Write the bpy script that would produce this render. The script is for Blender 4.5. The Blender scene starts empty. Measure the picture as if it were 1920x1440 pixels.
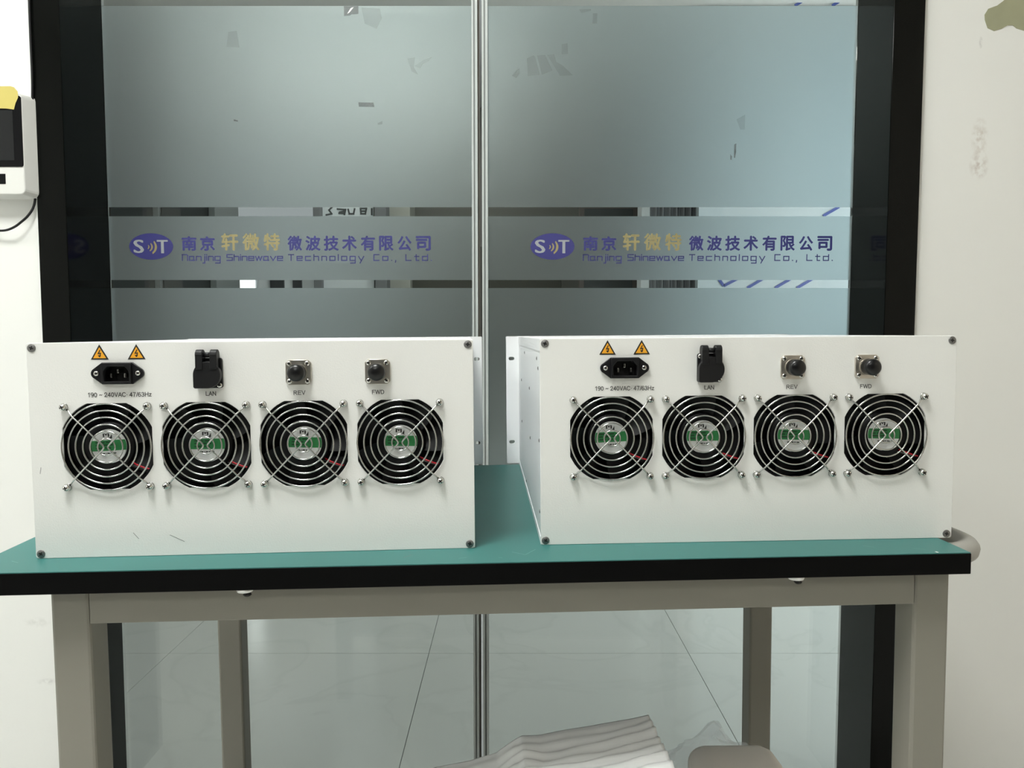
import bpy, bmesh, math, random
from mathutils import Matrix, Vector, noise

random.seed(4)
sc = bpy.context.scene
COL = sc.collection

# ------------------------------------------------------------------ camera, world, exposure
F_PX, PITCH, CAM_H = 1460.0, math.radians(3.761), 0.985
cam_data = bpy.data.cameras.new('camera')
cam_data.sensor_width = 36.0
cam_data.lens = F_PX / 1920.0 * 36.0
cam_data.clip_start = 0.02
cam = bpy.data.objects.new('camera', cam_data)
cam.location = (0, 0, CAM_H)
cam.rotation_euler = (math.pi / 2 - PITCH, 0, 0)
COL.objects.link(cam)
sc.camera = cam

world = bpy.data.worlds.new('world')
sc.world = world
world.use_nodes = True
world.node_tree.nodes['Background'].inputs[0].default_value = (0.55, 0.62, 0.7, 1)
world.node_tree.nodes['Background'].inputs[1].default_value = 0.3
sc.view_settings.view_transform = 'Standard'
sc.view_settings.look = 'None'
sc.view_settings.gamma = 1.0
sc.view_settings.exposure = 0.0
sc.view_settings.use_curve_mapping = False
sc.cycles.max_bounces = 8
sc.cycles.diffuse_bounces = 4
sc.cycles.glossy_bounces = 3
sc.cycles.transmission_bounces = 6
NEAR_PANEL = 41.5      # emission of the ceiling panels on the camera's side
FAR_PANEL = 5.0        # emission of the ceiling panels behind the glass doors
DAYLIGHT = 7.0         # emission of the daylit window panes behind the glass doors


def at(px, py, y):
    """point in the room at depth y seen at photo pixel (px, py)"""
    u = (720 - py) / F_PX
    c, s = math.cos(PITCH), math.sin(PITCH)
    d = Vector(((px - 960) / F_PX, c + u * s, -s + u * c))
    d *= y / d.y
    return Vector((d.x, y, d.z + CAM_H))


# ------------------------------------------------------------------ materials
MATS = {}


def mat(name, col, rough=0.5, metal=0.0, spec=0.5, bump=None, vary=None, coat=0.0, emit=None):
    if name in MATS:
        return MATS[name]
    m = bpy.data.materials.new(name)
    m.use_nodes = True
    nt = m.node_tree
    b = nt.nodes['Principled BSDF']
    b.inputs['Base Color'].default_value = (*col, 1)
    b.inputs['Roughness'].default_value = rough
    b.inputs['Metallic'].default_value = metal
    b.inputs['Specular IOR Level'].default_value = spec
    b.inputs['Coat Weight'].default_value = coat
    if emit:
        b.inputs['Emission Color'].default_value = (*emit[0], 1)
        b.inputs['Emission Strength'].default_value = emit[1]
    tc = nt.nodes.new('ShaderNodeTexCoord')
    if vary:
        scale, amt, detail = vary
        n = nt.nodes.new('ShaderNodeTexNoise')
        n.inputs['Scale'].default_value = scale
        n.inputs['Detail'].default_value = detail
        nt.links.new(tc.outputs['Object'], n.inputs['Vector'])
        r = nt.nodes.new('ShaderNodeValToRGB')
        r.color_ramp.elements[0].position = 0.3
        r.color_ramp.elements[1].position = 0.7
        r.color_ramp.elements[0].color = tuple(max(0, c * (1 - amt)) for c in col) + (1,)
        r.color_ramp.elements[1].color = tuple(min(1, c * (1 + amt)) for c in col) + (1,)
        nt.links.new(n.outputs['Fac'], r.inputs['Fac'])
        nt.links.new(r.outputs['Color'], b.inputs['Base Color'])
    if bump:
        scale, strength, dist = bump
        n2 = nt.nodes.new('ShaderNodeTexNoise')
        n2.inputs['Scale'].default_value = scale
        n2.inputs['Detail'].default_value = 3
        nt.links.new(tc.outputs['Object'], n2.inputs['Vector'])
        bp = nt.nodes.new('ShaderNodeBump')
        bp.inputs['Strength'].default_value = strength
        bp.inputs['Distance'].default_value = dist
        nt.links.new(n2.outputs['Fac'], bp.inputs['Height'])
        nt.links.new(bp.outputs['Normal'], b.inputs['Normal'])
    MATS[name] = m
    return m


def emitter(name, col, strength):
    m = bpy.data.materials.new(name)
    m.use_nodes = True
    nt = m.node_tree
    nt.nodes.clear()
    e = nt.nodes.new('ShaderNodeEmission')
    e.inputs[0].default_value = (*col, 1)
    e.inputs[1].default_value = strength
    o = nt.nodes.new('ShaderNodeOutputMaterial')
    nt.links.new(e.outputs[0], o.inputs[0])
    MATS[name] = m
    return m


def clear_glass(name, tint, ior=1.5):
    """thin architectural glass: tinted straight-through light plus Fresnel reflection"""
    m = bpy.data.materials.new(name)
    m.use_nodes = True
    nt = m.node_tree
    nt.nodes.clear()
    t = nt.nodes.new('ShaderNodeBsdfTransparent')
    t.inputs[0].default_value = (*tint, 1)
    g = nt.nodes.new('ShaderNodeBsdfGlossy')
    g.inputs['Roughness'].default_value = 0.01
    f = nt.nodes.new('ShaderNodeFresnel')
    f.inputs[0].default_value = ior
    mx = nt.nodes.new('ShaderNodeMixShader')
    o = nt.nodes.new('ShaderNodeOutputMaterial')
    nt.links.new(f.outputs[0], mx.inputs[0])
    nt.links.new(t.outputs[0], mx.inputs[1])
    nt.links.new(g.outputs[0], mx.inputs[2])
    nt.links.new(mx.outputs[0], o.inputs[0])
    MATS[name] = m
    return m


def frosted(name):
    """frosted privacy film: part of the light scatters back, the rest is blurred through"""
    m = bpy.data.materials.new(name)
    m.use_nodes = True
    nt = m.node_tree
    nt.nodes.clear()
    r = nt.nodes.new('ShaderNodeBsdfRefraction')
    r.inputs['Color'].default_value = (0.90, 0.95, 0.96, 1)
    r.inputs['Roughness'].default_value = 0.60
    r.inputs['IOR'].default_value = 1.35
    d = nt.nodes.new('ShaderNodeBsdfDiffuse')
    tc = nt.nodes.new('ShaderNodeTexCoord')
    n = nt.nodes.new('ShaderNodeTexNoise')
    n.inputs['Scale'].default_value = 5.0
    n.inputs['Detail'].default_value = 5
    nt.links.new(tc.outputs['Object'], n.inputs['Vector'])
    rp = nt.nodes.new('ShaderNodeValToRGB')
    rp.color_ramp.elements[0].color = (0.52, 0.55, 0.55, 1)
    rp.color_ramp.elements[1].color = (0.60, 0.62, 0.61, 1)
    nt.links.new(n.outputs['Fac'], rp.inputs['Fac'])
    nt.links.new(rp.outputs['Color'], d.inputs['Color'])
    mx = nt.nodes.new('ShaderNodeMixShader')
    mx.inputs[0].default_value = 0.085
    o = nt.nodes.new('ShaderNodeOutputMaterial')
    nt.links.new(r.outputs[0], mx.inputs[1])
    nt.links.new(d.outputs[0], mx.inputs[2])
    nt.links.new(mx.outputs[0], o.inputs[0])
    MATS[name] = m
    return m


def half_clear(name, col, fac, rough=0.5):
    m = bpy.data.materials.new(name)
    m.use_nodes = True
    nt = m.node_tree
    b = nt.nodes['Principled BSDF']
    b.inputs['Base Color'].default_value = (*col, 1)
    b.inputs['Roughness'].default_value = rough
    b.inputs['Alpha'].default_value = fac
    MATS[name] = m
    return m


mat('powder_white', (0.80, 0.80, 0.775), 0.42, bump=(620, 0.30, 0.0006))
mat('sheet_white', (0.91, 0.925, 0.935), 0.4)
mat('black_plastic', (0.007, 0.007, 0.008), 0.38, spec=0.35)
mat('black_rubber', (0.006, 0.006, 0.007), 0.45, spec=0.35)
mat('black_gloss', (0.008, 0.008, 0.008), 0.16)
mat('cap_black', (0.004, 0.004, 0.0045), 0.28, spec=0.45)
mat('deep_black', (0.004, 0.004, 0.004), 0.6)
mat('fan_black', (0.004, 0.004, 0.0045), 0.42, spec=0.18)
mat('chrome', (0.66, 0.65, 0.62), 0.15, 1.0)
mat('wire_chrome', (0.56, 0.56, 0.545), 0.2, 1.0)
mat('nickel', (0.66, 0.62, 0.56), 0.32, 1.0)
mat('screw_grey', (0.22, 0.215, 0.21), 0.42, 0.8)
mat('recess', (0.01, 0.01, 0.01), 0.5)
mat('sticker_yellow', (0.86, 0.40, 0.025), 0.4)
mat('ink', (0.012, 0.012, 0.012), 0.5)
mat('label_silver', (0.74, 0.75, 0.74), 0.35, 0.15)
mat('label_green', (0.025, 0.21, 0.06), 0.4)
mat('label_green_dark', (0.012, 0.06, 0.022), 0.4)
mat('wire_red', (0.55, 0.015, 0.03), 0.4)
mat('laminate_green', (0.043, 0.168, 0.156), 0.42, spec=0.3, vary=(4.0, 0.10, 5))
mat('edge_black', (0.0035, 0.0035, 0.0035), 0.35, spec=0.06)
mat('leg_grey', (0.245, 0.232, 0.197), 0.45, bump=(500, 0.1, 0.0004))
mat('handle_grey', (0.34, 0.33, 0.30), 0.4)
mat('nylon_white', (0.85, 0.85, 0.83), 0.35)
mat('frame_black', (0.0035, 0.004, 0.0035), 0.12, spec=0.14)
mat('ceiling_white', (0.80, 0.80, 0.78), 0.7)
mat('room_wall', (0.66, 0.65, 0.61), 0.75)
mat('room_bright', (0.85, 0.85, 0.82), 0.75)
mat('room_warm', (0.74, 0.67, 0.58), 0.75)
mat('room_dark', (0.02, 0.02, 0.02), 0.8)
mat('far_wall', (0.26, 0.26, 0.24), 0.7)
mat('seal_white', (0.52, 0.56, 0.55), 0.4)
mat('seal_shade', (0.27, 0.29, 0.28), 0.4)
mat('gap_brown', (0.16, 0.145, 0.12), 0.5)
mat('logo_blue', (0.042, 0.042, 0.20), 0.55)
mat('logo_gold', (0.34, 0.29, 0.135), 0.55)
mat('logo_pale', (0.36, 0.38, 0.40), 0.55)
mat('grout', (0.10, 0.10, 0.095), 0.8)
mat('foam_white', (0.94, 0.95, 0.94), 0.7)
mat('foam_beige', (0.84, 0.79, 0.73), 0.7)
mat('tape_yellow', (0.62, 0.52, 0.14), 0.5)
mat('device_white', (0.74, 0.74, 0.71), 0.35)
mat('screen_black', (0.004, 0.004, 0.005), 0.12, spec=0.2)
mat('display_dark', (0.016, 0.017, 0.018), 0.15, spec=0.3)
mat('old_paint', (0.36, 0.36, 0.235), 0.7, vary=(9, 0.12, 4))
mat('scratch', (0.16, 0.16, 0.16), 0.6)
mat('table_scuff', (0.16, 0.30, 0.28), 0.6)
mat('lamp_frame', (0.75, 0.75, 0.75), 0.4)
mat('cupboard_dark', (0.075, 0.084, 0.086), 0.5)
mat('cupboard_post', (0.20, 0.22, 0.22), 0.5)
mat('cupboard_white', (0.82, 0.87, 0.90), 0.4)
mat('cupboard_glass', (0.06, 0.065, 0.07), 0.15)
mat('banner_pale', (0.74, 0.80, 0.83), 0.5)
mat('post_grey', (0.20, 0.21, 0.22), 0.6)
mat('post_pale', (0.50, 0.51, 0.46), 0.6)
mat('door_brown', (0.15, 0.13, 0.12), 0.5)
mat('curtain_grey', (0.26, 0.27, 0.29), 0.8)
mat('partition_pale', (0.45, 0.52, 0.555), 0.5)
mat('stripe_blue', (0.055, 0.085, 0.30), 0.5)
mat('board_olive', (0.085, 0.085, 0.07), 0.6)
emitter('near_lamp', (0.985, 1.0, 0.965), NEAR_PANEL)
emitter('near_lamp_soft', (0.985, 1.0, 0.965), NEAR_PANEL * 0.55)
emitter('far_lamp', (1.0, 1.0, 0.97), FAR_PANEL)
emitter('daylight', (0.90, 0.96, 1.0), DAYLIGHT)
emitter('panel_glow', (0.86, 0.94, 1.0), 0.42)  # glow added to brighten the pale panel above the office window
emitter('daylight_far', (0.92, 0.97, 1.0), DAYLIGHT * 0.35)
clear_glass('door_glass', (0.935, 0.955, 0.925))
frosted('frosted_film')
half_clear('tape_faint', (0.12, 0.13, 0.13), 0.09)
half_clear('tape_dark', (0.13, 0.135, 0.14), 0.42)
half_clear('plastic_clear', (0.85, 0.9, 0.95), 0.22, 0.12)


def wall_paint():
    m = mat('wall_paint', (0.84, 0.84, 0.81), 0.7)
    nt = m.node_tree
    b = nt.nodes['Principled BSDF']
    tc = nt.nodes.new('ShaderNodeTexCoord')
    col = None
    # scuffs with a shape of their own: centre, radius (x, z), colour, strength
    scuffs = [((0.8785, 1.352), (0.018, 0.040), (0.52, 0.45, 0.38), 0.75),
              ((0.8790, 1.300), (0.020, 0.030), (0.46, 0.38, 0.33), 0.8),
              ((0.874, 1.525), (0.004, 0.012), (0.35, 0.35, 0.33), 0.8),
              ((-0.93, 0.42), (0.03, 0.012), (0.6, 0.6, 0.57), 0.6),
              ((-0.91, 0.30), (0.03, 0.008), (0.5, 0.5, 0.48), 0.6)]
    prev = (0.84, 0.84, 0.81, 1)
    prev_link = None
    for (cx, cz), (rx, rz), c, st in scuffs:
        mp = nt.nodes.new('ShaderNodeMapping')
        mp.inputs['Location'].default_value = (-cx / rx, 0, -cz / rz)
        mp.inputs['Scale'].default_value = (1 / rx, 0, 1 / rz)
        nt.links.new(tc.outputs['Object'], mp.inputs['Vector'])
        ln = nt.nodes.new('ShaderNodeVectorMath')
        ln.operation = 'LENGTH'
        nt.links.new(mp.outputs[0], ln.inputs[0])
        mr = nt.nodes.new('ShaderNodeMapRange')
        mr.inputs['From Min'].default_value = 1.0
        mr.inputs['From Max'].default_value = 0.0
        nt.links.new(ln.outputs['Value'], mr.inputs['Value'])
        n = nt.nodes.new('ShaderNodeTexNoise')
        n.inputs['Scale'].default_value = 90
        n.inputs['Detail'].default_value = 4
        nt.links.new(tc.outputs['Object'], n.inputs['Vector'])
        nr = nt.nodes.new('ShaderNodeMapRange')
        nr.inputs['From Min'].default_value = 0.42
        nr.inputs['From Max'].default_value = 0.62
        nr.inputs['To Max'].default_value = st
        nt.links.new(n.outputs['Fac'], nr.inputs['Value'])
        mu = nt.nodes.new('ShaderNodeMath')
        mu.operation = 'MULTIPLY'
        nt.links.new(mr.outputs[0], mu.inputs[0])
        nt.links.new(nr.outputs[0], mu.inputs[1])
        mx = nt.nodes.new('ShaderNodeMix')
        mx.data_type = 'RGBA'
        nt.links.new(mu.outputs[0], mx.inputs[0])
        if prev_link:
            nt.links.new(prev_link, mx.inputs[6])
        else:
            mx.inputs[6].default_value = prev
        mx.inputs[7].default_value = (*c, 1)
        prev_link = mx.outputs[2]
    nt.links.new(prev_link, b.inputs['Base Color'])
    n = nt.nodes.new('ShaderNodeTexNoise')
    n.inputs['Scale'].default_value = 14
    n.inputs['Detail'].default_value = 5
    nt.links.new(tc.outputs['Object'], n.inputs['Vector'])
    bp = nt.nodes.new('ShaderNodeBump')
    bp.inputs['Strength'].default_value = 0.12
    bp.inputs['Distance'].default_value = 0.004
    nt.links.new(n.outputs['Fac'], bp.inputs['Height'])
    nt.links.new(bp.outputs['Normal'], b.inputs['Normal'])


wall_paint()


def tile_mat():
    m = mat('tile_white', (0.62, 0.63, 0.60), 0.14)
    nt = m.node_tree
    b = nt.nodes['Principled BSDF']
    g = nt.nodes.new('ShaderNodeNewGeometry')
    n = nt.nodes.new('ShaderNodeTexNoise')
    n.inputs['Scale'].default_value = 1.7
    n.inputs['Detail'].default_value = 7
    n.inputs['Distortion'].default_value = 1.6
    nt.links.new(g.outputs['Position'], n.inputs['Vector'])
    r = nt.nodes.new('ShaderNodeValToRGB')
    e = r.color_ramp.elements
    e[0].position, e[0].color = 0.0, (0.68, 0.69, 0.66, 1)
    e[1].position, e[1].color = 1.0, (0.68, 0.69, 0.66, 1)
    for p, c in ((0.47, (0.68, 0.69, 0.66, 1)), (0.5, (0.65, 0.66, 0.63, 1)), (0.53, (0.69, 0.70, 0.67, 1))):
        k = r.color_ramp.elements.new(p)
        k.color = c
    nt.links.new(n.outputs['Fac'], r.inputs['Fac'])
    nt.links.new(r.outputs['Color'], b.inputs['Base Color'])


tile_mat()


# ------------------------------------------------------------------ mesh helpers
class MB:
    """collects shapes and links them as ONE mesh object"""

    def __init__(self):
        self.v, self.f, self.mi, self.sm = [], [], [], []
        self.mats = []
        self.cur = 0
        self.smooth = False

    def use(self, name, smooth=False):
        m = MATS[name]
        if m not in self.mats:
            self.mats.append(m)
        self.cur = self.mats.index(m)
        self.smooth = smooth
        return self

    def add(self, verts, faces, M=None):
        o = len(self.v)
        self.v += [tuple(M @ Vector(p)) if M else tuple(p) for p in verts]
        for f in faces:
            self.f.append(tuple(i + o for i in f))
            self.mi.append(self.cur)
            self.sm.append(self.smooth)
        return self

    def box(self, x0, x1, y0, y1, z0, z1, M=None):
        v = [(x, y, z) for z in (z0, z1) for y in (y0, y1) for x in (x0, x1)]
        f = [(0, 2, 3, 1), (4, 5, 7, 6), (0, 1, 5, 4), (2, 6, 7, 3), (0, 4, 6, 2), (1, 3, 7, 5)]
        return self.add(v, f, M)

    def prism(self, poly, y0, y1, M=None):
        """poly in (x, z), extruded from y0 (front) to y1 (back)"""
        n = len(poly)
        v = [(x, y0, z) for x, z in poly] + [(x, y1, z) for x, z in poly]
        f = [tuple(range(n)), tuple(range(2 * n - 1, n - 1, -1))]
        f += [(i, n + i, n + (i + 1) % n, (i + 1) % n) for i in range(n)]
        return self.add(v, f, M)

    def lathe(self, prof, n=20, M=None, cap0=True, cap1=True):
        """profile of (radius, y); axis along y"""
        v, f = [], []
        for r, y in prof:
            for k in range(n):
                a = 2 * math.pi * k / n
                v.append((r * math.cos(a), y, r * math.sin(a)))
        for j in range(len(prof) - 1):
            for k in range(n):
                a, b = j * n + k, j * n + (k + 1) % n
                f.append((a, b, b + n, a + n))
        if cap0:
            f.append(tuple(range(n - 1, -1, -1)))
        if cap1:
            f.append(tuple(range((len(prof) - 1) * n, len(prof) * n)))
        return self.add(v, f, M)

    def tube(self, pts, r, n=8, closed=False, M=None):
        pts = [Vector(p) for p in pts]
        N = len(pts)
        v, f = [], []
        up = None
        for i, p in enumerate(pts):
            a = pts[(i - 1) % N] if (closed or i > 0) else p
            b = pts[(i + 1) % N] if (closed or i < N - 1) else p
            t = (b - a).normalized()
            if up is None:
                up = Vector((0, 0, 1)) if abs(t.z) < 0.8 else Vector((0, 1, 0))
                if abs(t.y) < 0.5:
                    up = Vector((0, 1, 0))
            s = t.cross(up).normalized()
            up = s.cross(t).normalized()
            for k in range(n):
                an = 2 * math.pi * k / n
                v.append(p + (s * math.cos(an) + up * math.sin(an)) * r)
        rows = N if closed else N - 1
        for i in range(rows):
            for k in range(n):
                a, b = i * n + k, i * n + (k + 1) % n
                c, d = ((i + 1) % N) * n + (k + 1) % n, ((i + 1) % N) * n + k
                f.append((a, d, c, b))
        if not closed:
            f.append(tuple(range(n)))
            f.append(tuple(range(N * n - 1, (N - 1) * n - 1, -1)))
        return self.add(v, f, M)

    def mesh(self, name):
        me = bpy.data.meshes.new(name)
        me.from_pydata(self.v, [], self.f)
        for m in self.mats:
            me.materials.append(m)
        me.polygons.foreach_set('material_index', self.mi)
        me.polygons.foreach_set('use_smooth', self.sm)
        bm = bmesh.new()
        bm.from_mesh(me)
        bmesh.ops.recalc_face_normals(bm, faces=bm.faces)
        bm.to_mesh(me)
        bm.free()
        return me

    def build(self, name, parent=None, loc=(0, 0, 0), rot=(0, 0, 0), bevel=0, label=None):
        return link(name, self.mesh(name), parent, loc, rot, bevel, label)


def link(name, me, parent=None, loc=(0, 0, 0), rot=(0, 0, 0), bevel=0, label=None):
    o = bpy.data.objects.new(name, me)
    COL.objects.link(o)
    o.parent = parent
    o.location = loc
    o.rotation_euler = rot
    if label:
        o['label'] = label
    if bevel:
        b = o.modifiers.new('bevel', 'BEVEL')
        b.width = bevel
        b.segments = 2
        b.limit_method = 'ANGLE'
    return o


def thing(name, label, cat, loc=(0, 0, 0), rot=(0, 0, 0), group=None):
    o = bpy.data.objects.new(name, None)
    o.empty_display_size = 0.05
    COL.objects.link(o)
    o.location = loc
    o.rotation_euler = rot
    tag(o, label, cat, group)
    return o


def tag(o, label, cat, group=None):
    o['label'] = label
    o['category'] = cat
    if group:
        o['group'] = group
    return o


def struct(o, label=None):
    o['kind'] = 'structure'
    if label:
        o['label'] = label
    return o


def copy_tree(o, parent=None):
    c = o.copy()
    COL.objects.link(c)
    c.parent = parent
    for ch in list(o.children):
        copy_tree(ch, c)
    return c


def plate_mesh(name, loops, y0, y1, mname, bevel=0.0):
    """flat plate in the xz plane with holes: loops[0] outline, the rest holes"""
    cu = bpy.data.curves.new(name, 'CURVE')
    cu.dimensions = '2D'
    cu.fill_mode = 'BOTH'
    cu.extrude = (y1 - y0) / 2 - bevel
    cu.bevel_depth = bevel
    cu.bevel_resolution = 1
    if bevel:
        cu.offset = -bevel
    for lp in loops:
        s = cu.splines.new('POLY')
        s.points.add(len(lp) - 1)
        for p, (x, z) in zip(s.points, lp):
            p.co = (x, z, 0, 1)
        s.use_cyclic_u = True
    ob = bpy.data.objects.new(name, cu)
    COL.objects.link(ob)
    me = bpy.data.meshes.new_from_object(ob.evaluated_get(bpy.context.evaluated_depsgraph_get()))
    bpy.data.objects.remove(ob)
    me.transform(Matrix.Translation((0, (y0 + y1) / 2, 0)) @ Matrix.Rotation(math.pi / 2, 4, 'X'))
    me.materials.clear()
    me.materials.append(MATS[mname])
    me.name = name
    return me


_font_ob = None


def glyphs(body, x0, x1, z0, z1, bold=0.0):
    """text as flat (verts, faces) in xz fitted into the given rectangle"""
    cu = bpy.data.curves.new('lettering', 'FONT')
    cu.body = body
    cu.fill_mode = 'FRONT'
    cu.offset = bold
    cu.resolution_u = 3
    ob = bpy.data.objects.new('lettering', cu)
    COL.objects.link(ob)
    me = bpy.data.meshes.new_from_object(ob.evaluated_get(bpy.context.evaluated_depsgraph_get()))
    bpy.data.objects.remove(ob)
    vs = [v.co.copy() for v in me.vertices]
    fs = [tuple(p.vertices) for p in me.polygons]
    bpy.data.meshes.remove(me)
    ax, bx = min(v.x for v in vs), max(v.x for v in vs)
    az, bz = min(v.y for v in vs), max(v.y for v in vs)
    sx, sz = (x1 - x0) / (bx - ax), (z1 - z0) / (bz - az)
    return [(x0 + (v.x - ax) * sx, 0.0, z0 + (v.y - az) * sz) for v in vs], fs


def ribbon(mb, pts, w, y):
    """flat stroke of width w through pts (x, z), each segment squared off"""
    for (xa, za), (xb, zb) in zip(pts, pts[1:]):
        d = Vector((xb - xa, zb - za))
        if d.length < 1e-9:
            continue
        y -= 0.000008          # each segment a hair proud of the last, so overlaps never coincide
        d.normalize()
        n = Vector((-d.y, d.x)) * w / 2
        e = d * w / 2
        mb.add([(xa - e.x + n.x, y, za - e.y + n.y), (xb + e.x + n.x, y, zb + e.y + n.y),
                (xb + e.x - n.x, y, zb + e.y - n.y), (xa - e.x - n.x, y, za - e.y - n.y)], [(0, 1, 2, 3)])


def circ(r, n, cx=0.0, cz=0.0, a0=0.0, a1=2 * math.pi, end=False):
    k = n if not end else n - 1
    return [(cx + r * math.cos(a0 + (a1 - a0) * i / k), cz + r * math.sin(a0 + (a1 - a0) * i / k)) for i in range(n)]


def round_rect(x0, x1, z0, z1, r, n=5):
    out = []
    for cx, cz, a in ((x1 - r, z1 - r, 0), (x0 + r, z1 - r, 90), (x0 + r, z0 + r, 180), (x1 - r, z0 + r, 270)):
        for i in range(n):
            t = math.radians(a + 90 * i / (n - 1))
            out.append((cx + r * math.cos(t), cz + r * math.sin(t)))
    return out


# ------------------------------------------------------------------ the setting: rooms, doors
WALL_Y, FRAME_Y, GLASS_Y = 1.49, 1.478, 1.63
CEIL = 2.75
fl = struct(MB().use('grout').box(-3.46, 2.95, -3.27, 6.35, -0.06, -0.0025).build('floor'),
            'white marbled floor tiles with thin dark joints')
tile = MB().use('tile_white').box(-0.3991, 0.3991, -0.3991, 0.3991, -0.0085, 0.0).mesh('tile')
for ix in range(8):
    for iy in range(12):
        link('tile', tile, fl, (-3.456 + 0.8 * (ix + 0.5), -3.2615 + 0.8 * (iy + 0.5), 0))

struct(MB().use('ceiling_white').box(-3.46, 2.95, -3.27, 6.35, CEIL, CEIL + 0.08).build('ceiling'))

# wall with the door opening
wb = MB().use('wall_paint')
wb.box(-2.75, -0.886, WALL_Y, 1.70, 0, CEIL)
wb.box(0.7585, 1.75, WALL_Y, 1.70, 0, CEIL)
wb.box(-0.886, 0.7585, WALL_Y, 1.70, 2.22, CEIL)
wall_back = struct(wb.build('wall_back'), 'white painted wall around the glass doors')
struct(MB().use('room_bright').box(-2.85, -2.75, -3.27, 1.70, 0, CEIL).build('wall_left'))
struct(MB().use('room_warm').box(1.75, 1.85, -3.27, 1.70, 0, CEIL).build('wall_right'))
struct(MB().use('room_dark').box(-2.85, 1.85, -3.37, -3.27, 0, CEIL).build('wall_front'))
struct(MB().use('far_wall').box(-3.46, 2.95, 6.25, 6.35, 0, CEIL).build('wall_far'))
struct(MB().use('far_wall').box(-3.46, -3.36, 1.70, 6.25, 0, CEIL).build('wall_far_left'))
struct(MB().use('partition_pale').box(2.85, 2.95, 1.70, 6.25, 0, CEIL).build('wall_far_right'))

# peeled paint at the upper right of the wall
pp = [(660, 0), (610, 38), (550, 60), (525, 100), (527, 135), (545, 190), (590, 210), (640, 195), (680, 172),
      (715, 172), (740, 192), (792, 208), (850, 215), (930, 190), (960, 120), (920, 20), (870, -60), (760, -70), (700, -40)]
pts = [at(1700 + x / 3.6, y / 3.6, WALL_Y) for x, y in pp]
MB().use('old_paint').prism([(p.x, p.z) for p in pts], WALL_Y - 0.0008, WALL_Y + 0.004).build(
    'paint_patch', wall_back, label='olive patch where the white paint has peeled off')

# black lining of the opening
JAMB = [('trim_1', -0.8900, -0.8355), ('trim_2', 0.7042, 0.7627)]
for nm, a, b in JAMB:
    struct(MB().use('frame_black').box(a, b, FRAME_Y, 1.642, 0, 2.24).build(nm, bevel=0.0012),
           'glossy black lining of the door opening, ' + ('beside the wall terminal' if nm == 'trim_1' else 'below the peeled wall patch'))
struct(MB().use('frame_black').box(-0.8355, 0.7042, FRAME_Y, 1.71, 2.18, 2.24).build('trim_3', bevel=0.0012))

# glass door leaves
FY = GLASS_Y                      # front face of the film
Z_TOP, Z_BOT = 2.165, 0.015
FILM = [(0.52, at(960, 540, FY).z), (at(960, 525, FY).z, at(960, 405.5, FY).z), (at(960, 388.5, FY).z, at(960, 11, FY).z)]
LEAF = {'door_1': (-0.8352, -0.0735), 'door_2': (-0.0590, 0.7039)}

# pixel boxes of the Chinese characters (left leaf)
BLUE_CH = [('南', 340.2, 369, 443, 470.3), ('京', 374.5, 403.4, 443, 470.3),
           ('微', 538.8, 566.6, 441.9, 470.3), ('波', 572.3, 601.3, 441.9, 470.3), ('技', 606.7, 635.6, 441.9, 470.3),
           ('术', 641, 669.2, 441.9, 470.3), ('有', 676.3, 703.6, 441.9, 470.3), ('限', 710.6, 738, 441.9, 470.3),
           ('公', 745, 771.9, 442.5, 470.3), ('司', 779.4, 807.8, 442.5, 470.3)]
GOLD_CH = [('轩', 414.4, 447.2, 437.5, 470), ('微', 454.2, 487, 437.5, 470), ('特', 494, 525.3, 437.5, 470)]
XH, DS = 0.70, -0.46
STROKE = {  # techno alphabet: width, strokes
    'N': (1.0, [[(0, 0), (0, 1)], [(-.05, 1), (.85, 1), (1, .85), (1, 0)]]),
    'a': (1.0, [[(0, 0), (0, XH), (.85, XH), (.85, 0), (0, 0)], [(.85, 0), (1, 0)]]),
    'n': (.9, [[(0, 0), (0, XH)], [(0, XH), (.8, XH), (.9, XH - .1), (.9, 0)]]),
    'j': (.35, [[(.35, XH), (.35, DS), (0, DS)], [(.35, .95), (.35, 1)]]),
    'i': (.0, [[(0, 0), (0, XH)], [(0, .95), (0, 1)]]),
    'g': (1.0, [[(1, 0), (0, 0), (0, XH), (1, XH), (1, DS), (.1, DS)]]),
    'S': (1.05, [[(1.05, 1), (0, 1), (0, .55), (1.05, .5), (1.05, 0), (0, 0)]]),
    'h': (.9, [[(0, 0), (0, 1)], [(0, XH), (.8, XH), (.9, XH - .1), (.9, 0)]]),
    'e': (1.0, [[(1, 0), (0, 0), (0, XH), (1, XH), (1, XH / 2), (0, XH / 2)]]),
    'w': (1.2, [[(0, XH), (.3, 0), (.6, XH), (.9, 0), (1.2, XH)]]),
    'v': (1.0, [[(0, XH), (.5, 0), (1, XH)]]),
    'T': (1.0, [[(0, 1), (1, 1)], [(.5, 1), (.5, 0)]]),
    'c': (1.0, [[(1, XH), (0, XH), (0, 0), (1, 0)]]),
    'o': (1.0, [[(0, 0), (0, XH), (1, XH), (1, 0), (0, 0)]]),
    'l': (.0, [[(0, 0), (0, 1)]]),
    'y': (1.0, [[(0, XH), (.5, 0)], [(1, XH), (.3, DS)]]),
    'C': (1.0, [[(1, 1), (0, 1), (0, 0), (1, 0)]]),
    '.': (.05, [[(0, 0), (.05, 0)]]),
    ',': (.05, [[(.05, -.02), (0, -.3)]]),
    'L': (1.0, [[(0, 1), (0, 0), (1, 0)]]),
    't': (.8, [[(.3, 1), (.3, 0), (.8, 0)], [(0, XH), (.8, XH)]]),
    'd': (1.0, [[(1, 0), (0, 0), (0, XH), (1, XH)], [(1, 1), (1, 0)]]),
}
WORDS = [('Nanjing', 342, 413), ('Shinewave', 425.5, 530), ('Technology', 541, 682), ('Co.,', 701, 742), ('Ltd.', 761, 809)]


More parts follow.
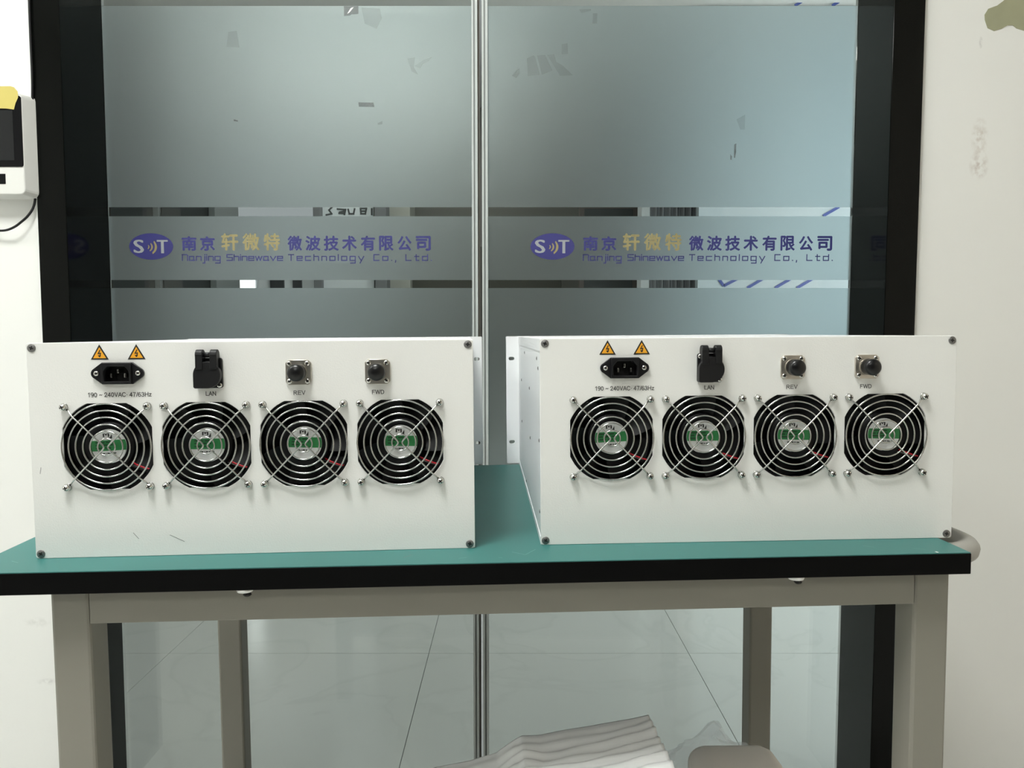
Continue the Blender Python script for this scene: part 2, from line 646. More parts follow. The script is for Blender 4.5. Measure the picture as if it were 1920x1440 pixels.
def door_leaf(name, dx):
    a, b = LEAF[name]
    root = bpy.data.objects.new(name, None)
    COL.objects.link(root)
    root.location = ((a + b) / 2, FY, 0)
    struct(root, 'frameless glass door leaf with frosted film stripes, ' + ('nearer the wall terminal' if name == 'door_1' else 'nearer the peeled wall patch'))
    cx = (a + b) / 2

    def put(o):
        o.location = (-cx, -FY, 0)
        o.parent = root
        return o
    put(MB().use('door_glass').box(a, b, FY + 0.0006, FY + 0.0106, Z_BOT, Z_TOP).build('glass_pane'))
    films = []
    for z0, z1 in FILM:
        films.append(put(MB().use('frosted_film').box(a + 0.0005, b - 0.0005, FY, FY + 0.0005, z0, z1).build(
            'frosted_film', label='frosted privacy film on the glass')))
    band = films[1]
    ly = FY - 0.0003

    def px(x, y):
        p = at(x, y, FY)
        return p.x + dx, p.z

    def child(mb, nm, label):
        o = mb.build(nm, band, label=label)
        return o
    for chars, m, lab in ((BLUE_CH, 'logo_blue', 'blue Chinese lettering of the company name'),
                          (GOLD_CH, 'logo_gold', 'gold Chinese lettering of the company name')):
        mb = MB().use(m)
        for ch, x0, x1, y0, y1 in chars:
            (ax, az1), (bx, az0) = px(x0, y0), px(x1, y1)
            e = 0.0010
            v, f = glyphs(ch, ax + e, bx - e, az0 + e, az1 - e)
            for k, (ex, ez) in enumerate(((0, 0), (-e, 0), (e, 0), (0, e), (0, -e))):   # stacked slightly shifted for a bold face
                mb.add([(x + ex, ly - k * 0.00002, z + ez) for x, _, z in v], f)
        child(mb, 'lettering', lab)
    mb = MB().use('logo_blue')
    for wd, x0, x1 in WORDS:
        capx = 10.8
        widths = [STROKE[c][0] * capx * 0.9 for c in wd]
        gap = (x1 - x0 - sum(widths)) / (len(wd) - 1)
        x = x0
        for c, w in zip(wd, widths):
            for st in STROKE[c][1]:
                pl = [px(x + p * capx * 0.9, 488.3 - q * capx) for p, q in st]
                ribbon(mb, pl, 0.0020, ly)
            x += w + gap
    child(mb, 'lettering', 'blue English lettering of the company name')
    # oval emblem: S, sound waves, T
    mb = MB().use('logo_blue')
    c0 = px(283.5, 462.2)
    rx, rz = 40.8 * 0.001118, 24.3 * 0.001118
    el = [(c0[0] + rx * math.cos(t), c0[1] + rz * math.sin(t)) for t in [2 * math.pi * i / 48 for i in range(48)]]
    mb.prism(el, FY - 0.0003, FY - 0.0001)
    mb.use('logo_pale')
    for ch, x0, x1, y0, y1 in (('S', 250, 270.5, 449, 475), ('T', 294, 315.5, 449.5, 475.5)):
        (ax, az1), (bx, az0) = px(x0, y0), px(x1, y1)
        v, f = glyphs(ch, ax + 0.0012, bx - 0.0012, az0 + 0.0006, az1 - 0.0006)
        for k, ex in enumerate((0, -0.0006, 0.0006, -0.0012, 0.0012)):
            mb.add([(x + ex, FY - 0.0005 - k * 0.00002, z) for x, _, z in v], f)
    mb.use('logo_gold')
    for r, w, sp in ((4.0, 2.4, 58), (9.2, 3.2, 52), (15.6, 4.4, 48)):
        an = [math.radians(-sp - 6 + 2 * sp * i / 10) for i in range(11)]
        band_o = [px(275 + r * 0.12 + (r + w * (0.15 + 0.35 * math.sin(math.pi * i / 10))) * math.cos(t), 463 - (r + w / 2) * 0.95 * math.sin(t)) for i, t in enumerate(an)]
        band_i = [px(275 + r * 0.12 + (r - w * (0.15 + 0.35 * math.sin(math.pi * i / 10))) * math.cos(t), 463 - (r - w / 2) * 0.95 * math.sin(t)) for i, t in enumerate(an)]
        for i in range(10):
            q = [band_o[i], band_o[i + 1], band_i[i + 1], band_i[i]]
            mb.add([(x, FY - 0.0005, z) for x, z in q], [(0, 1, 2, 3)])
    child(mb, 'emblem', 'oval blue emblem with pale letters and gold waves')
    return root, films, put


def film_piece(film, quad, m, y=0.0004, nm='tape_residue', label=None):
    p = [at(x, yy, FY) for x, yy in quad]
    MB().use(m).prism([(q.x, q.z) for q in p], FY - y, FY - y + 0.0003).build(nm, film, label=label)


d1, films1, put1 = door_leaf('door_1', 0.0)
d2, films2, put2 = door_leaf('door_2', 745 * GLASS_Y / F_PX * 1.0005)
top1, top2 = films1[2], films2[2]
film_piece(top1, [(645, 11.5), (672, 11.5), (672, 26), (659, 27), (656, 29), (645, 30)], 'tape_dark', label='dark gap torn in the film')
film_piece(top1, [(658, 15), (663.5, 13.5), (655, 24), (651, 26)], 'label_silver', 0.0007, 'film_flap')
film_piece(top1, [(672, 192), (700, 192.5), (702, 200.5), (673, 200)], 'tape_dark')
film_piece(top1, [(708, 231), (717, 227), (717, 233), (709, 234)], 'tape_faint')
film_piece(top1, [(438, 224), (446, 226), (446, 228), (439, 227)], 'tape_dark')
film_piece(top1, [(428, 60), (444, 58), (449, 89), (425, 88)], 'tape_faint')
film_piece(top1, [(777, 124), (795, 112), (810, 107), (804, 114), (793, 120), (788, 128)], 'tape_faint')
film_piece(top1, [(764, 110), (778, 108), (776, 126), (784, 140), (772, 134)], 'tape_faint')
film_piece(top1, [(678, 14), (712, 16), (716, 34), (706, 54), (684, 44)], 'tape_faint')
film_piece(top2, [(988, 110), (1000, 104), (1003, 106), (1012, 140), (990, 142)], 'tape_faint')
film_piece(top2, [(1007, 104), (1022, 103), (1036, 132), (1016, 140)], 'tape_faint')
film_piece(top2, [(1026, 103), (1039, 102), (1043, 116), (1056, 124), (1074, 141), (1050, 142)], 'tape_faint')
film_piece(top2, [(960, 142), (974, 128), (974, 138), (968, 146)], 'tape_faint')
film_piece(top2, [(1053, 83), (1064, 81), (1065, 101), (1053, 102)], 'tape_faint')
film_piece(top2, [(1112, 25), (1120, 25), (1119, 44), (1111, 44)], 'tape_faint')
film_piece(top2, [(1086, 18), (1108, 17), (1108, 20), (1090, 24)], 'tape_faint')
film_piece(top2, [(1381, 224), (1397, 215), (1396, 243), (1388, 243)], 'tape_faint')
film_piece(top2, [(1376.5, 271), (1380.5, 269), (1380, 285), (1378, 296), (1376, 296)], 'tape_dark')
film_piece(top2, [(1369, 289), (1372.5, 293), (1372, 300), (1369, 299)], 'tape_dark')

# plastic edge seals where the two leaves meet
for put, xs in ((put1, (-0.0827, -0.0706)), (put2, (-0.0618, -0.0496))):
    a, b = xs
    mb = MB().use('seal_white', True)
    w = b - a
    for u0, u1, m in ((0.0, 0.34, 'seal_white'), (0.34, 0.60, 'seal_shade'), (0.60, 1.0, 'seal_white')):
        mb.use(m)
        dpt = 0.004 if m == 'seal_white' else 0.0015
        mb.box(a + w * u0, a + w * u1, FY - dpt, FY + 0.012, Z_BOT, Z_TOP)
    put(mb.build('edge_seal', label='pale plastic edge seal'))
put1(MB().use('gap_brown').box(-0.0705, -0.0665, FY + 0.006, FY + 0.0125, Z_BOT, Z_TOP).build('gap_strip', label='brown strip standing in for the dark gap between the leaves'))  # no part of the doors: brown strip fills in the see-through gap


# ------------------------------------------------------------------ ceiling lights
def ceiling_light(x, y, m, label, group):
    t = thing('ceiling_light', label, 'light', (x, y, CEIL), group=group)
    mb = MB().use('lamp_frame')
    for s in (-1, 1):
        mb.box(-0.31, 0.31, s * 0.305 - 0.008, s * 0.305 + 0.008, -0.014, 0)
        mb.box(s * 0.305 - 0.008, s * 0.305 + 0.008, -0.297, 0.297, -0.014, 0)
    mb.build('frame', t)
    MB().use(m).box(-0.296, 0.296, -0.296, 0.296, -0.010, -0.002).build('diffuser', t)


for i, (x, y) in enumerate(((-0.50, 0.14), (-2.05, 0.14), (-0.50, -2.0))):  # the last one, out of view behind the camera, is added fill light
    ceiling_light(x, y, 'near_lamp' if i == 0 else 'near_lamp_soft', ['square lit ceiling panel above the workbench', 'square lit ceiling panel near the left wall', 'unseen square ceiling panel added behind the camera as fill'][i], 'ceiling panels of the workroom')
for i, (x, y) in enumerate(((-0.75, 2.7), (-1.35, 5.0), (-0.52, 5.2))):
    ceiling_light(x, y, 'far_lamp', ['lit ceiling panel just behind the glass doors', 'lit ceiling panel above the dark cupboards', 'lit ceiling panel before the banner'][i], 'ceiling panels of the office')

# ------------------------------------------------------------------ rack units
MM = 0.001


def mmbox(mb, x0, x1, y0, y1, z0, z1, M=None):
    return mb.box(x0 * MM, x1 * MM, y0 * MM, y1 * MM, z0 * MM, z1 * MM, M)


def cross_screw(name, r, h, m, dome=True, cs=0.55):
    """screw head, axis along -y, base at y = 0; dark cross on its face paints the shade of the slots"""
    mb = MB().use(m, True)
    if dome:
        prof = [(r, 0), (r, -h * 0.35)] + [(r * math.cos(t), -h * 0.35 - h * 0.65 * math.sin(t)) for t in (0.35, 0.75, 1.1, 1.35)]
    else:
        prof = [(r, 0), (r, -h * 0.6), (r * 0.93, -h)]
    mb.lathe(prof, 18)
    mb.use('recess')  # dark cross laid on the head, its colour stands for shade in the slots
    c = r * cs
    w = r * 0.15
    y = -h * 0.97 - 0.00012 if dome else -h - 0.0001
    mb.box(-c, c, y, y + h * 0.3, -w, w)
    mb.box(-w, w, y, y + h * 0.3, -c, c)
    return mb.mesh(name)


SCREW_BIG = cross_screw('screw', 3.7 * MM, 5.2 * MM, 'chrome')
SCREW_FLAT = cross_screw('screw', 4.1 * MM, 0.7 * MM, 'screw_grey', False, 0.5)
SCREW_MED = cross_screw('screw', 2.6 * MM, 1.6 * MM, 'chrome')
SCREW_TINY = cross_screw('screw', 2.2 * MM, 0.8 * MM, 'screw_grey')

W, HGT, DEP = 440.0, 216.0, 512.0
FANX = [-145.3, -48.6, 48.1, 145.0]
FANZ = 112.0


def oval(cx, cz, rx, rz, a0=0, a1=360, n=14):
    return [(cx + rx * math.cos(math.radians(a0 + (a1 - a0) * i / n)), cz + rz * math.sin(math.radians(a0 + (a1 - a0) * i / n))) for i in range(n + 1)]


SANS = {  # plain sans letters: advance, strokes (cap height 1)
    '1': (.62, [[(.08, .76), (.30, .97), (.30, 0)]]),
    '9': (.72, [oval(.29, .69, .25, .28), [(.54, .69), (.52, .35), (.42, .08), (.28, .02), (.12, .08)]]),
    '0': (.72, [oval(.29, .49, .25, .47)]),
    '~': (.78, [[(.04, .38), (.18, .50), (.34, .46), (.46, .38), (.62, .50)]]),
    '2': (.72, [[(.05, .72)] + oval(.29, .70, .24, .27, 170, -30, 8) + [(.05, .04), (.55, .04)]]),
    '4': (.72, [[(.42, 0), (.42, .96), (.03, .29), (.56, .29)]]),
    'V': (.80, [[(.03, .98), (.36, .03), (.69, .98)]]),
    'A': (.82, [[(.03, 0), (.37, .97), (.71, 0)], [(.15, .32), (.59, .32)]]),
    'C': (.90, [oval(.42, .49, .37, .47, 38, 322, 14)]),
    '·': (.36, [[(.12, .46), (.17, .46)]]),
    ' ': (.34, []),
    '7': (.72, [[(.05, .94), (.54, .94), (.34, .5), (.23, 0)]]),
    '/': (.40, [[(.02, 0), (.30, 1.0)]]),
    '6': (.72, [oval(.29, .30, .25, .28), [(.04, .30), (.06, .62), (.16, .90), (.32, .96), (.50, .88)]]),
    '3': (.72, [oval(.28, .73, .22, .23, 160, -90, 8), oval(.28, .26, .26, .24, 90, -160, 8)]),
    'H': (.90, [[(.08, 0), (.08, .98)], [(.70, 0), (.70, .98)], [(.08, .53), (.70, .53)]]),
    'z': (.56, [[(.05, .66), (.46, .66), (.04, .04), (.48, .04)]]),
    'L': (.70, [[(.08, .98), (.08, .04), (.58, .04)]]),
    'N': (.92, [[(.08, 0), (.08, .98)], [(.08, .96), (.70, .04)], [(.70, 0), (.70, .98)]]),
    'R': (.90, [[(.08, 0), (.08, .94), (.48, .94), (.64, .82), (.64, .62), (.48, .50), (.08, .50)], [(.38, .50), (.72, 0)]]),
    'E': (.82, [[(.66, .04), (.08, .04), (.08, .94), (.64, .94)], [(.08, .52), (.60, .52)]]),
    'F': (.76, [[(.08, 0), (.08, .94), (.60, .94)], [(.08, .50), (.52, .50)]]),
    'W': (1.14, [[(.02, .98), (.25, .03), (.51, .95), (.77, .03), (1.0, .98)]]),
    'D': (.90, [[(.08, .04), (.08, .94), (.40, .94), (.62, .80), (.70, .49), (.62, .18), (.40, .04), (.08, .04)]]),
}


def fan_hole(cx, cz, R=47.3, fl=43.3):
    out = []
    a = math.acos(fl / R)
    for q in range(4):
        base = q * math.pi / 2
        for i in range(9):
            t = base + a + (math.pi / 2 - 2 * a) * i / 8
            out.append(((cx + R * math.cos(t)) * MM, (cz + R * math.sin(t)) * MM))
    return out


def fan_meshes():
    # frame with round duct
    fr = plate_mesh('fan_frame', [round_rect(-46 * MM, 46 * MM, -46 * MM, 46 * MM, 4 * MM), circ(45.3 * MM, 40)],
                    2.2 * MM, 27 * MM, 'fan_black')
    hub = MB().use('fan_black', True).lathe([(24.5 * MM, 22 * MM), (24.5 * MM, 5 * MM), (23.5 * MM, 3.4 * MM), (17.6 * MM, 3.2 * MM)], 32).mesh('hub')
    bl = MB().use('fan_black', True)
    v, f = [], []
    nu, nv = 6, 5
    for i in range(nu + 1):
        r = 24.0 + (44.0 - 24.0) * i / nu
        for j in range(nv + 1):
            s = j / nv
            an = math.radians(-26 + 58 * s + 10 * (i / nu))
            y = 6.0 + 15.0 * s + 2.0 * math.sin(s * math.pi)
            v.append((r * math.cos(an) * MM, y * MM, r * math.sin(an) * MM))
    for i in range(nu):
        for j in range(nv):
            a = i * (nv + 1) + j
            f.append((a, a + 1, a + nv + 2, a + nv + 1))
    k = len(v)
    v += [(x, y + 1.2 * MM, z) for x, y, z in v]
    f += [tuple(reversed([q + k for q in t])) for t in f]
    bl.add(v, f)
    blade = bl.mesh('blade')
    # printed label on the hub
    lb = MB().use('label_silver')
    lb.prism(circ(17.2 * MM, 40), 2.2 * MM, 3.3 * MM)
    lb.use('label_green')
    z1, z0, R = 6.2, -4.4, 17.1
    arcR = [(R * math.cos(t), R * math.sin(t)) for t in [math.asin(z0 / R) + (math.asin(z1 / R) - math.asin(z0 / R)) * i / 6 for i in range(7)]]
    lb.prism([(x * MM, z * MM) for x, z in arcR] + [(-x * MM, z * MM) for x, z in reversed(arcR)], 2.0 * MM, 2.25 * MM)
    lb.use('label_green_dark')
    for z, segs in ((4.2, [(-13, -4), (-2.5, 3)]), (1.4, [(-13, -9), (-7.5, -1), (0.5, 4)]), (-1.6, [(-13, -6), (-4, 2)])):
        for a, b in segs:
            lb.box(a * MM, b * MM, 1.9 * MM, 2.05 * MM, (z - .7) * MM, (z + .7) * MM)
    lb.use('ink')
    for q in ([(-5.2, 9.6), (-3.8, 9.6), (-3.8, 13.2), (-5.2, 13.2)], [(-0.4, 9.6), (1.0, 9.6), (1.0, 13.2), (-0.4, 13.2)],
              [(-3.8, 13.2), (-2.1, 10.6), (-2.1, 12.4), (-2.9, 13.2)], [(-2.1, 10.6), (-0.4, 13.2), (-1.3, 13.2), (-2.1, 12.4)]):
        lb.prism([(x * MM, z * MM) for x, z in q], 2.05 * MM, 2.25 * MM)
    sw = [(-4.6, 8.0), (1.4, 8.6), (3.6, 12.2), (3.6, 7.6)]
    lb.prism([(x * MM, z * MM) for x, z in sw], 2.05 * MM, 2.25 * MM)
    for a, b in ((-6.5, -4.5), (-3.8, -3), (-2.3, 0.4), (1.0, 2.6), (3.3, 6.5)):
        lb.box(a * MM, b * MM, 2.05 * MM, 2.25 * MM, -7.6 * MM, -6.5 * MM)
    lab = lb.mesh('fan_label')
    red = MB().use('wire_red', True).tube([(x * MM, y * MM, z * MM) for x, y, z in ((19, 9, -17), (25, 5, -19.5), (33, 3.6, -22.5), (39, 4, -24.2), (45, 12, -27))], 0.8 * MM, 8).mesh('wire')
    blk = MB().use('screw_grey', True).tube([(x * MM, y * MM, z * MM) for x, y, z in ((17, 10, -19), (24, 6, -21), (32, 5, -23.5), (42, 8, -26), (46, 13, -28))], 0.6 * MM, 8).mesh('wire')
    return fr, hub, blade, lab, red, blk


def guard_meshes():
    rings = []
    RY = -3.6
    for r in (8.4, 15.8, 22.8, 29.8, 36.6, 43.3):
        rings.append(MB().use('wire_chrome', True).tube([(x * MM, RY * MM, z * MM) for x, z in circ(r, 56)], 0.85 * MM, 8, True).mesh('guard_ring'))
    sp = MB().use('wire_chrome', True)
    S = 40.3
    for s in (-1, 1):
        path = [(s * 38.0, -1.2, 38.0), (s * 36.0, -1.7, 36.0), (s * 33.0, -4.4, 33.0), (s * 31.0, -5.0, 31.0), (s * 9.0, -5.0, 8.2), (s * 5.0, -5.0, 4.4), (s * 2.6, -5.0, 1.6),
                (s * 2.0, -5.0, 0), (s * 2.6, -5.0, -1.6), (s * 5.0, -5.0, -4.4), (s * 9.0, -5.0, -8.2), (s * 31.0, -5.0, -31.0), (s * 33.0, -4.4, -33.0),
                (s * 36.0, -1.7, -36.0), (s * 38.0, -1.2, -38.0)]
        sp.tube([(x * MM, y * MM, z * MM) for x, y, z in path], 0.9 * MM, 8)
        for t in (-1, 1):   # eyelets under the screws
            sp.tube([((s * S + x) * MM, -1.0 * MM, (t * S + z) * MM) for x, z in circ(3.1, 18)], 0.9 * MM, 8, True)
    return rings, sp.mesh('fan_guard')


def make_unit():
    root = thing('rack_unit', 'white rack unit', 'electronics', group='white rack units on the workbench')
    # rear panel (faces the camera) with fan and inlet openings
    loops = [round_rect(-W / 2 * MM, W / 2 * MM, 0, HGT * MM, 2.5 * MM)]
    loops += [fan_hole(x, FANZ) for x in FANX]
    loops.append([(x * MM, z * MM) for x, z in ((-145, 176.5), (-119, 176.5), (-119, 193), (-145, 193))])
    link('back_panel', plate_mesh('back_panel', loops, 0, 2.2 * MM, 'powder_white', 0.4 * MM), root)
    # case
    for s in (-1, 1):
        mb = MB().use('sheet_white')
        mmbox(mb, min(s * 219.2, s * 217.6), max(s * 219.2, s * 217.6), 2.3, DEP - 3, 4, 205)
        sd = mb.build('side_panel', root)
        for yy, zz in ((314, 194), (411, 149), (199, 151), (403, 85), (187, 88), (287, 13), (57, 194), (36, 184), (24, 107), (20, 31)):
            link('screw', SCREW_TINY, sd, (s * 219.1 * MM, yy * MM, zz * MM), (0, 0, s * math.pi / 2))
    mb = MB().use('sheet_white')
    mmbox(mb, -219.8, 219.8, 2.3, DEP - 3, 214.2, 215.8)
    mmbox(mb, -219.8, -218.6, 2.3, DEP - 3, 203, 214.2)
    mmbox(mb, 218.6, 219.8, 2.3, DEP - 3, 203, 214.2)
    mb.build('top_cover', root)
    mb = MB().use('sheet_white')
    mmbox(mb, -219.9, 219.9, 2.3, DEP - 3, 0.0, 1.6)
    mmbox(mb, -219.9, -218.7, 2.3, DEP - 3, 1.6, 7)
    mmbox(mb, 218.7, 219.9, 2.3, DEP - 3, 1.6, 7)
    mb.build('base_plate', root)
    slots = []
    for s in (-1, 1):
        for z in (37.5, 179):
            slots.append([((s * 231.5 + x) * MM, (z + zz) * MM) for x, zz in round_rect(-4.8, 4.8, -2.9, 2.9, 2.85)])
    link('front_panel', plate_mesh('front_panel', [round_rect(-240.5 * MM, 240.5 * MM, 1.0 * MM, 216.5 * MM, 1.5 * MM)] + slots,
                                   (DEP - 3) * MM, (DEP + 1) * MM, 'sheet_white', 0.3 * MM), root)
    # corner screws
    for x, z in ((-214.7, 211), (214.7, 211), (-214.9, 4.7), (214.5, 4.7)):
        link('screw', SCREW_FLAT, root, (x * MM, 0, z * MM), (0, random.uniform(0, 1.5), 0), label='grey countersunk corner screw')
    # fans and guards
    fr, hub, blade, lab, red, blk = FAN
    rings, spokes = GUARD
    for k, x in enumerate(FANX):
        f = link('fan', fr, root, (x * MM, 0, FANZ * MM))
        f['label'] = 'black cooling fan behind its wire guard'
        link('hub', hub, f)
        link('hub_label', lab, f, rot=(0, random.uniform(-0.05, 0.05), 0), label='silver and green printed fan label')
        off = random.uniform(0, 1)
        for i in range(7):
            link('blade', blade, f, rot=(0, 2 * math.pi * i / 7 + off, 0))
        link('wire', red, f, label='thin red fan wire')
        link('wire', blk, f)
        g = link('fan_guard', spokes, root, (x * MM, 0, FANZ * MM), label='chrome wire fan guard')
        for m in rings:
            link('guard_ring', m, g)
        for sx in (-1, 1):
            for sz in (-1, 1):
                link('screw', SCREW_BIG, g, (sx * 40.3 * MM, -1.6 * MM, sz * 40.3 * MM), (0, random.uniform(0, 1.5), 0))
    # warning stickers
    tri = MB().use('ink')
    tri.prism([(-8.6 * MM, 0), (8.6 * MM, 0), (0, 15.0 * MM)], -0.25 * MM, 0)
    tri.use('sticker_yellow')
    tri.prism([(-6.3 * MM, 1.35 * MM), (6.3 * MM, 1.35 * MM), (0, 12.3 * MM)], -0.4 * MM, -0.2 * MM)
    tri.use('ink')
    for st in ([(0.6, 9.2), (-1.2, 5.9), (1.1, 6.3)], [(1.1, 6.3), (0.1, 3.0)], [(-0.9, 4.0), (0.1, 2.8), (0.9, 4.1)]):
        ribbon(tri, [(x * MM, z * MM) for x, z in st], 0.95 * MM, -0.5 * MM)
    trm = tri.mesh('warning_sticker')
    for x in (-149.7, -114.1):
        link('warning_sticker', trm, root, (x * MM, 0, 199.0 * MM), label='yellow triangular high-voltage sticker')
    # power inlet
    outline = circ(5.4, 9, 20.0, 0, -math.radians(62), math.radians(62), True) + [(14.6, 10.8), (-14.6, 10.8)]
    outline += circ(5.4, 9, -20.0, 0, math.pi - math.radians(62), math.pi + math.radians(62), True) + [(-14.6, -10.8), (14.6, -10.8)]
    cav = [(-12.4, -8.0), (12.4, -8.0), (12.4, 2.2), (8.2, 7.0), (-8.2, 7.0), (-12.4, 2.2)]
    S = lambda p: [(x * MM, z * MM) for x, z in p]
    inl = link('power_inlet', plate_mesh('power_inlet', [S(outline), S(cav)], -3.4 * MM, 0, 'black_plastic', 0.4 * MM), root,
               (-132.2 * MM, 0, 185.3 * MM), label='black three-pin mains inlet')
    body = round_rect(-14.4, 14.4, -10.4, 10.4, 1.2)
    link('shroud', plate_mesh('shroud', [S(body), S(cav)], -6.2 * MM, -3.3 * MM, 'black_plastic', 0.4 * MM), inl)
    link('tub', plate_mesh('tub', [S(round_rect(-12.9, 12.9, -8.6, 7.6, 0.5)), S(cav)], 0, 10 * MM, 'black_plastic'), inl)
    mmbox(MB().use('deep_black'), -12.9, 12.9, 10, 11, -8.6, 7.6).build('tub_floor', inl)
    for x, z in ((0, 2.4), (-6.8, -2.4), (6.8, -2.4)):
        mmbox(MB().use('chrome'), x - 0.9, x + 0.9, -1.5, 10.2, z - 2.1, z + 2.1).build('pin', inl, bevel=0.0003)
    for s in (-1, 1):
        link('screw', SCREW_MED, inl, (s * 20.0 * MM, -3.3 * MM, 0), (0, 0.6, 0))
    # network port with hinged rubber cover
    lan = link('network_port', plate_mesh('network_port', [S(round_rect(-13, 13, -15, 15, 2.2))], -3.5 * MM, 0, 'black_rubber', 0.5 * MM), root,
               (-43.3 * MM, 0, 184.6 * MM), label='black network socket under a hinged rubber cover')
    cov = MB().use('black_rubber')
    cp = circ(13.3, 30, 0, -1.5, -math.radians(90), math.radians(180), True) + [(-13.3, -13.6), (-12.0, -14.8)]
    cov.prism(S(cp), -11 * MM, -4.2 * MM)
    cov.build('cover', lan, bevel=0.0007)
    for s in (-1, 1):
        lg = []
        for i in range(9):   # rounded knuckle seen from the side (y, z)
            t = math.radians(-20 + 200 * i / 8)
            lg.append((-6.5 - 5.5 * math.cos(t), 18.2 + 5.5 * math.sin(t)))
        lg = [(-12, 4), *lg[:], (-1.0, 12), (-1.0, 8), (-6, 4)]
        n = len(lg)
        x0, x1 = (s * 7.0 - 3.5), (s * 7.0 + 3.5)
        v = [(x0 * MM, y * MM, z * MM) for y, z in lg] + [(x1 * MM, y * MM, z * MM) for y, z in lg]
        f = [tuple(range(n)), tuple(range(2 * n - 1, n - 1, -1))] + [(i, (i + 1) % n, n + (i + 1) % n, n + i) for i in range(n)]
        MB().use('black_rubber').add(v, f).build('hinge_lug', lan, bevel=0.0006)
    mb = MB().use('black_rubber', True)
    mb.tube([(-4 * MM, -6.5 * MM, 18.2 * MM), (4 * MM, -6.5 * MM, 18.2 * MM)], 2.6 * MM, 12)
    mb.build('hinge_pin', lan)
    for x, z in ((-10.2, 12.0), (10.2, -12.2)):
        link('screw', SCREW_MED, lan, (x * MM, -3.4 * MM, z * MM), (0, 0.5, 0))
    # coaxial connectors with black caps
    fl_m = plate_mesh('coaxial_connector', [S([(-12.7, -9.6), (-9.6, -12.5), (9.6, -12.5), (12.7, -9.6), (12.7, 9.6), (9.6, 12.5), (-9.6, 12.5), (-12.7, 9.6)])],
                      -2.6 * MM, 0, 'nickel', 0.3 * MM)
    barrel = MB().use('nickel', True)
    barrel.lathe([(8.2 * MM, -2.5 * MM), (8.2 * MM, -6 * MM)] + [(7.9 * MM, -6.01 * MM), (7.9 * MM, -8 * MM)], 24)
    brl = barrel.mesh('barrel')
    cap = MB().use('cap_black', True)
    cap.lathe([(8.6 * MM, -5.6 * MM), (8.6 * MM, -15 * MM)] + [((8.6 * math.cos(t)) * MM, (-15 - 4.2 * math.sin(t)) * MM) for t in (0.3, 0.6, 0.9, 1.2, 1.45)], 28)
    capm = cap.mesh('dust_cap')
    for x, z in ((44.4, 184.3), (123.3, 184.2)):
        c = link('coaxial_connector', fl_m, root, (x * MM, 0, z * MM), label='square metal coaxial connector with black cap')
        link('barrel', brl, c)
        link('dust_cap', capm, c, label='domed black rubber cap')
        for sx in (-1, 1):
            for sz in (-1, 1):
                link('screw', SCREW_MED, c, (sx * 9.0 * MM, -2.5 * MM, sz * 9.0 * MM), (0, random.uniform(0, 1.5), 0))
    # printed lettering
    for body_t, x0, x1, z0, z1 in (('190 ~ 240VAC· 47/63Hz', -162.6, -101.4, 161.9, 166.1), ('LAN', -48.1, -37.8, 161.9, 166.0),
                                   ('REV', 38.6, 50.1, 161.7, 165.8), ('FWD', 117.1, 129.5, 161.5, 165.6)):
        mb = MB().use('ink')
        adv = [SANS[c][0] for c in body_t]
        k = (x1 - x0) / (sum(adv) - 0.12)
        x = x0
        for c, a in zip(body_t, adv):
            for st in SANS[c][1]:
                ribbon(mb, [((x + p * k) * MM, (z0 + q * (z1 - z0)) * MM) for p, q in st], 0.58 * MM, -0.0002)
            x += a * k
        mb.build('lettering', root, label='small black printed lettering')
    return root


FAN = fan_meshes()
GUARD = guard_meshes()
TAU = 0.00763                    # the bench stands about half a degree out of level
ZT = -0.2224                     # bench surface below the lens
LEAN = Matrix.Translation((0, 0, CAM_H)) @ Matrix.Rotation(-TAU, 4, 'Y')


def place(o, x, y, z, a):
    M = LEAN @ Matrix.Translation((x, y, z)) @ Matrix.Rotation(a, 4, 'Z')
    o.location = M.to_translation()
    o.rotation_euler = M.to_euler()


unit = make_unit()
unit2 = copy_tree(unit)
place(unit, -0.2595, 0.7813, ZT, 0.06108)
place(unit2, 0.2484, 0.8126, ZT, 0.03604)
unit['label'] = 'white rack unit with four fans, nearer the yellow-taped wall terminal'
unit2['label'] = 'white rack unit with four fans, its screwed side panel visible, beside the tube handle'
# scratches on the left unit's back panel
for st in (((-88, 21), (-74, 14)), ((-124, 24), (-119, 18)), ((-212, 86), (-211, 92))):
    mb = MB().use('scratch')
    ribbon(mb, [(x * MM, z * MM) for x, z in st], 0.45 * MM, -0.00015)
    mb.build('scratch', unit, label='dark scratch in the white paint')

# ------------------------------------------------------------------ workbench
TW, TD, TT, TH = 0.985, 0.562, 0.022, 0.7626
ta = 0.04638
ux, uy = Vector((math.cos(ta), math.sin(ta))), Vector((-math.sin(ta), math.cos(ta)))
tc2 = Vector((0.4573, 0.7647)) - ux * TW / 2 + uy * TD / 2
bench = thing('workbench', 'small workbench with green top, thick black edge and grey steel legs', 'table')
place(bench, tc2.x, tc2.y, ZT - TH, ta)
MB().use('edge_black').box(-TW / 2, TW / 2, -TD / 2, TD / 2, TH - TT, TH - 0.001).build('tabletop', bench, bevel=0.0008, label='thick black tabletop edge')
MB().use('laminate_green').box(-TW / 2 + 0.0006, TW / 2 - 0.0006, -TD / 2 + 0.0006, TD / 2 - 0.0006, TH - 0.001, TH - 0.0001).build('laminate', bench, label='scuffed green laminate surface')
lam = bpy.data.objects['laminate']


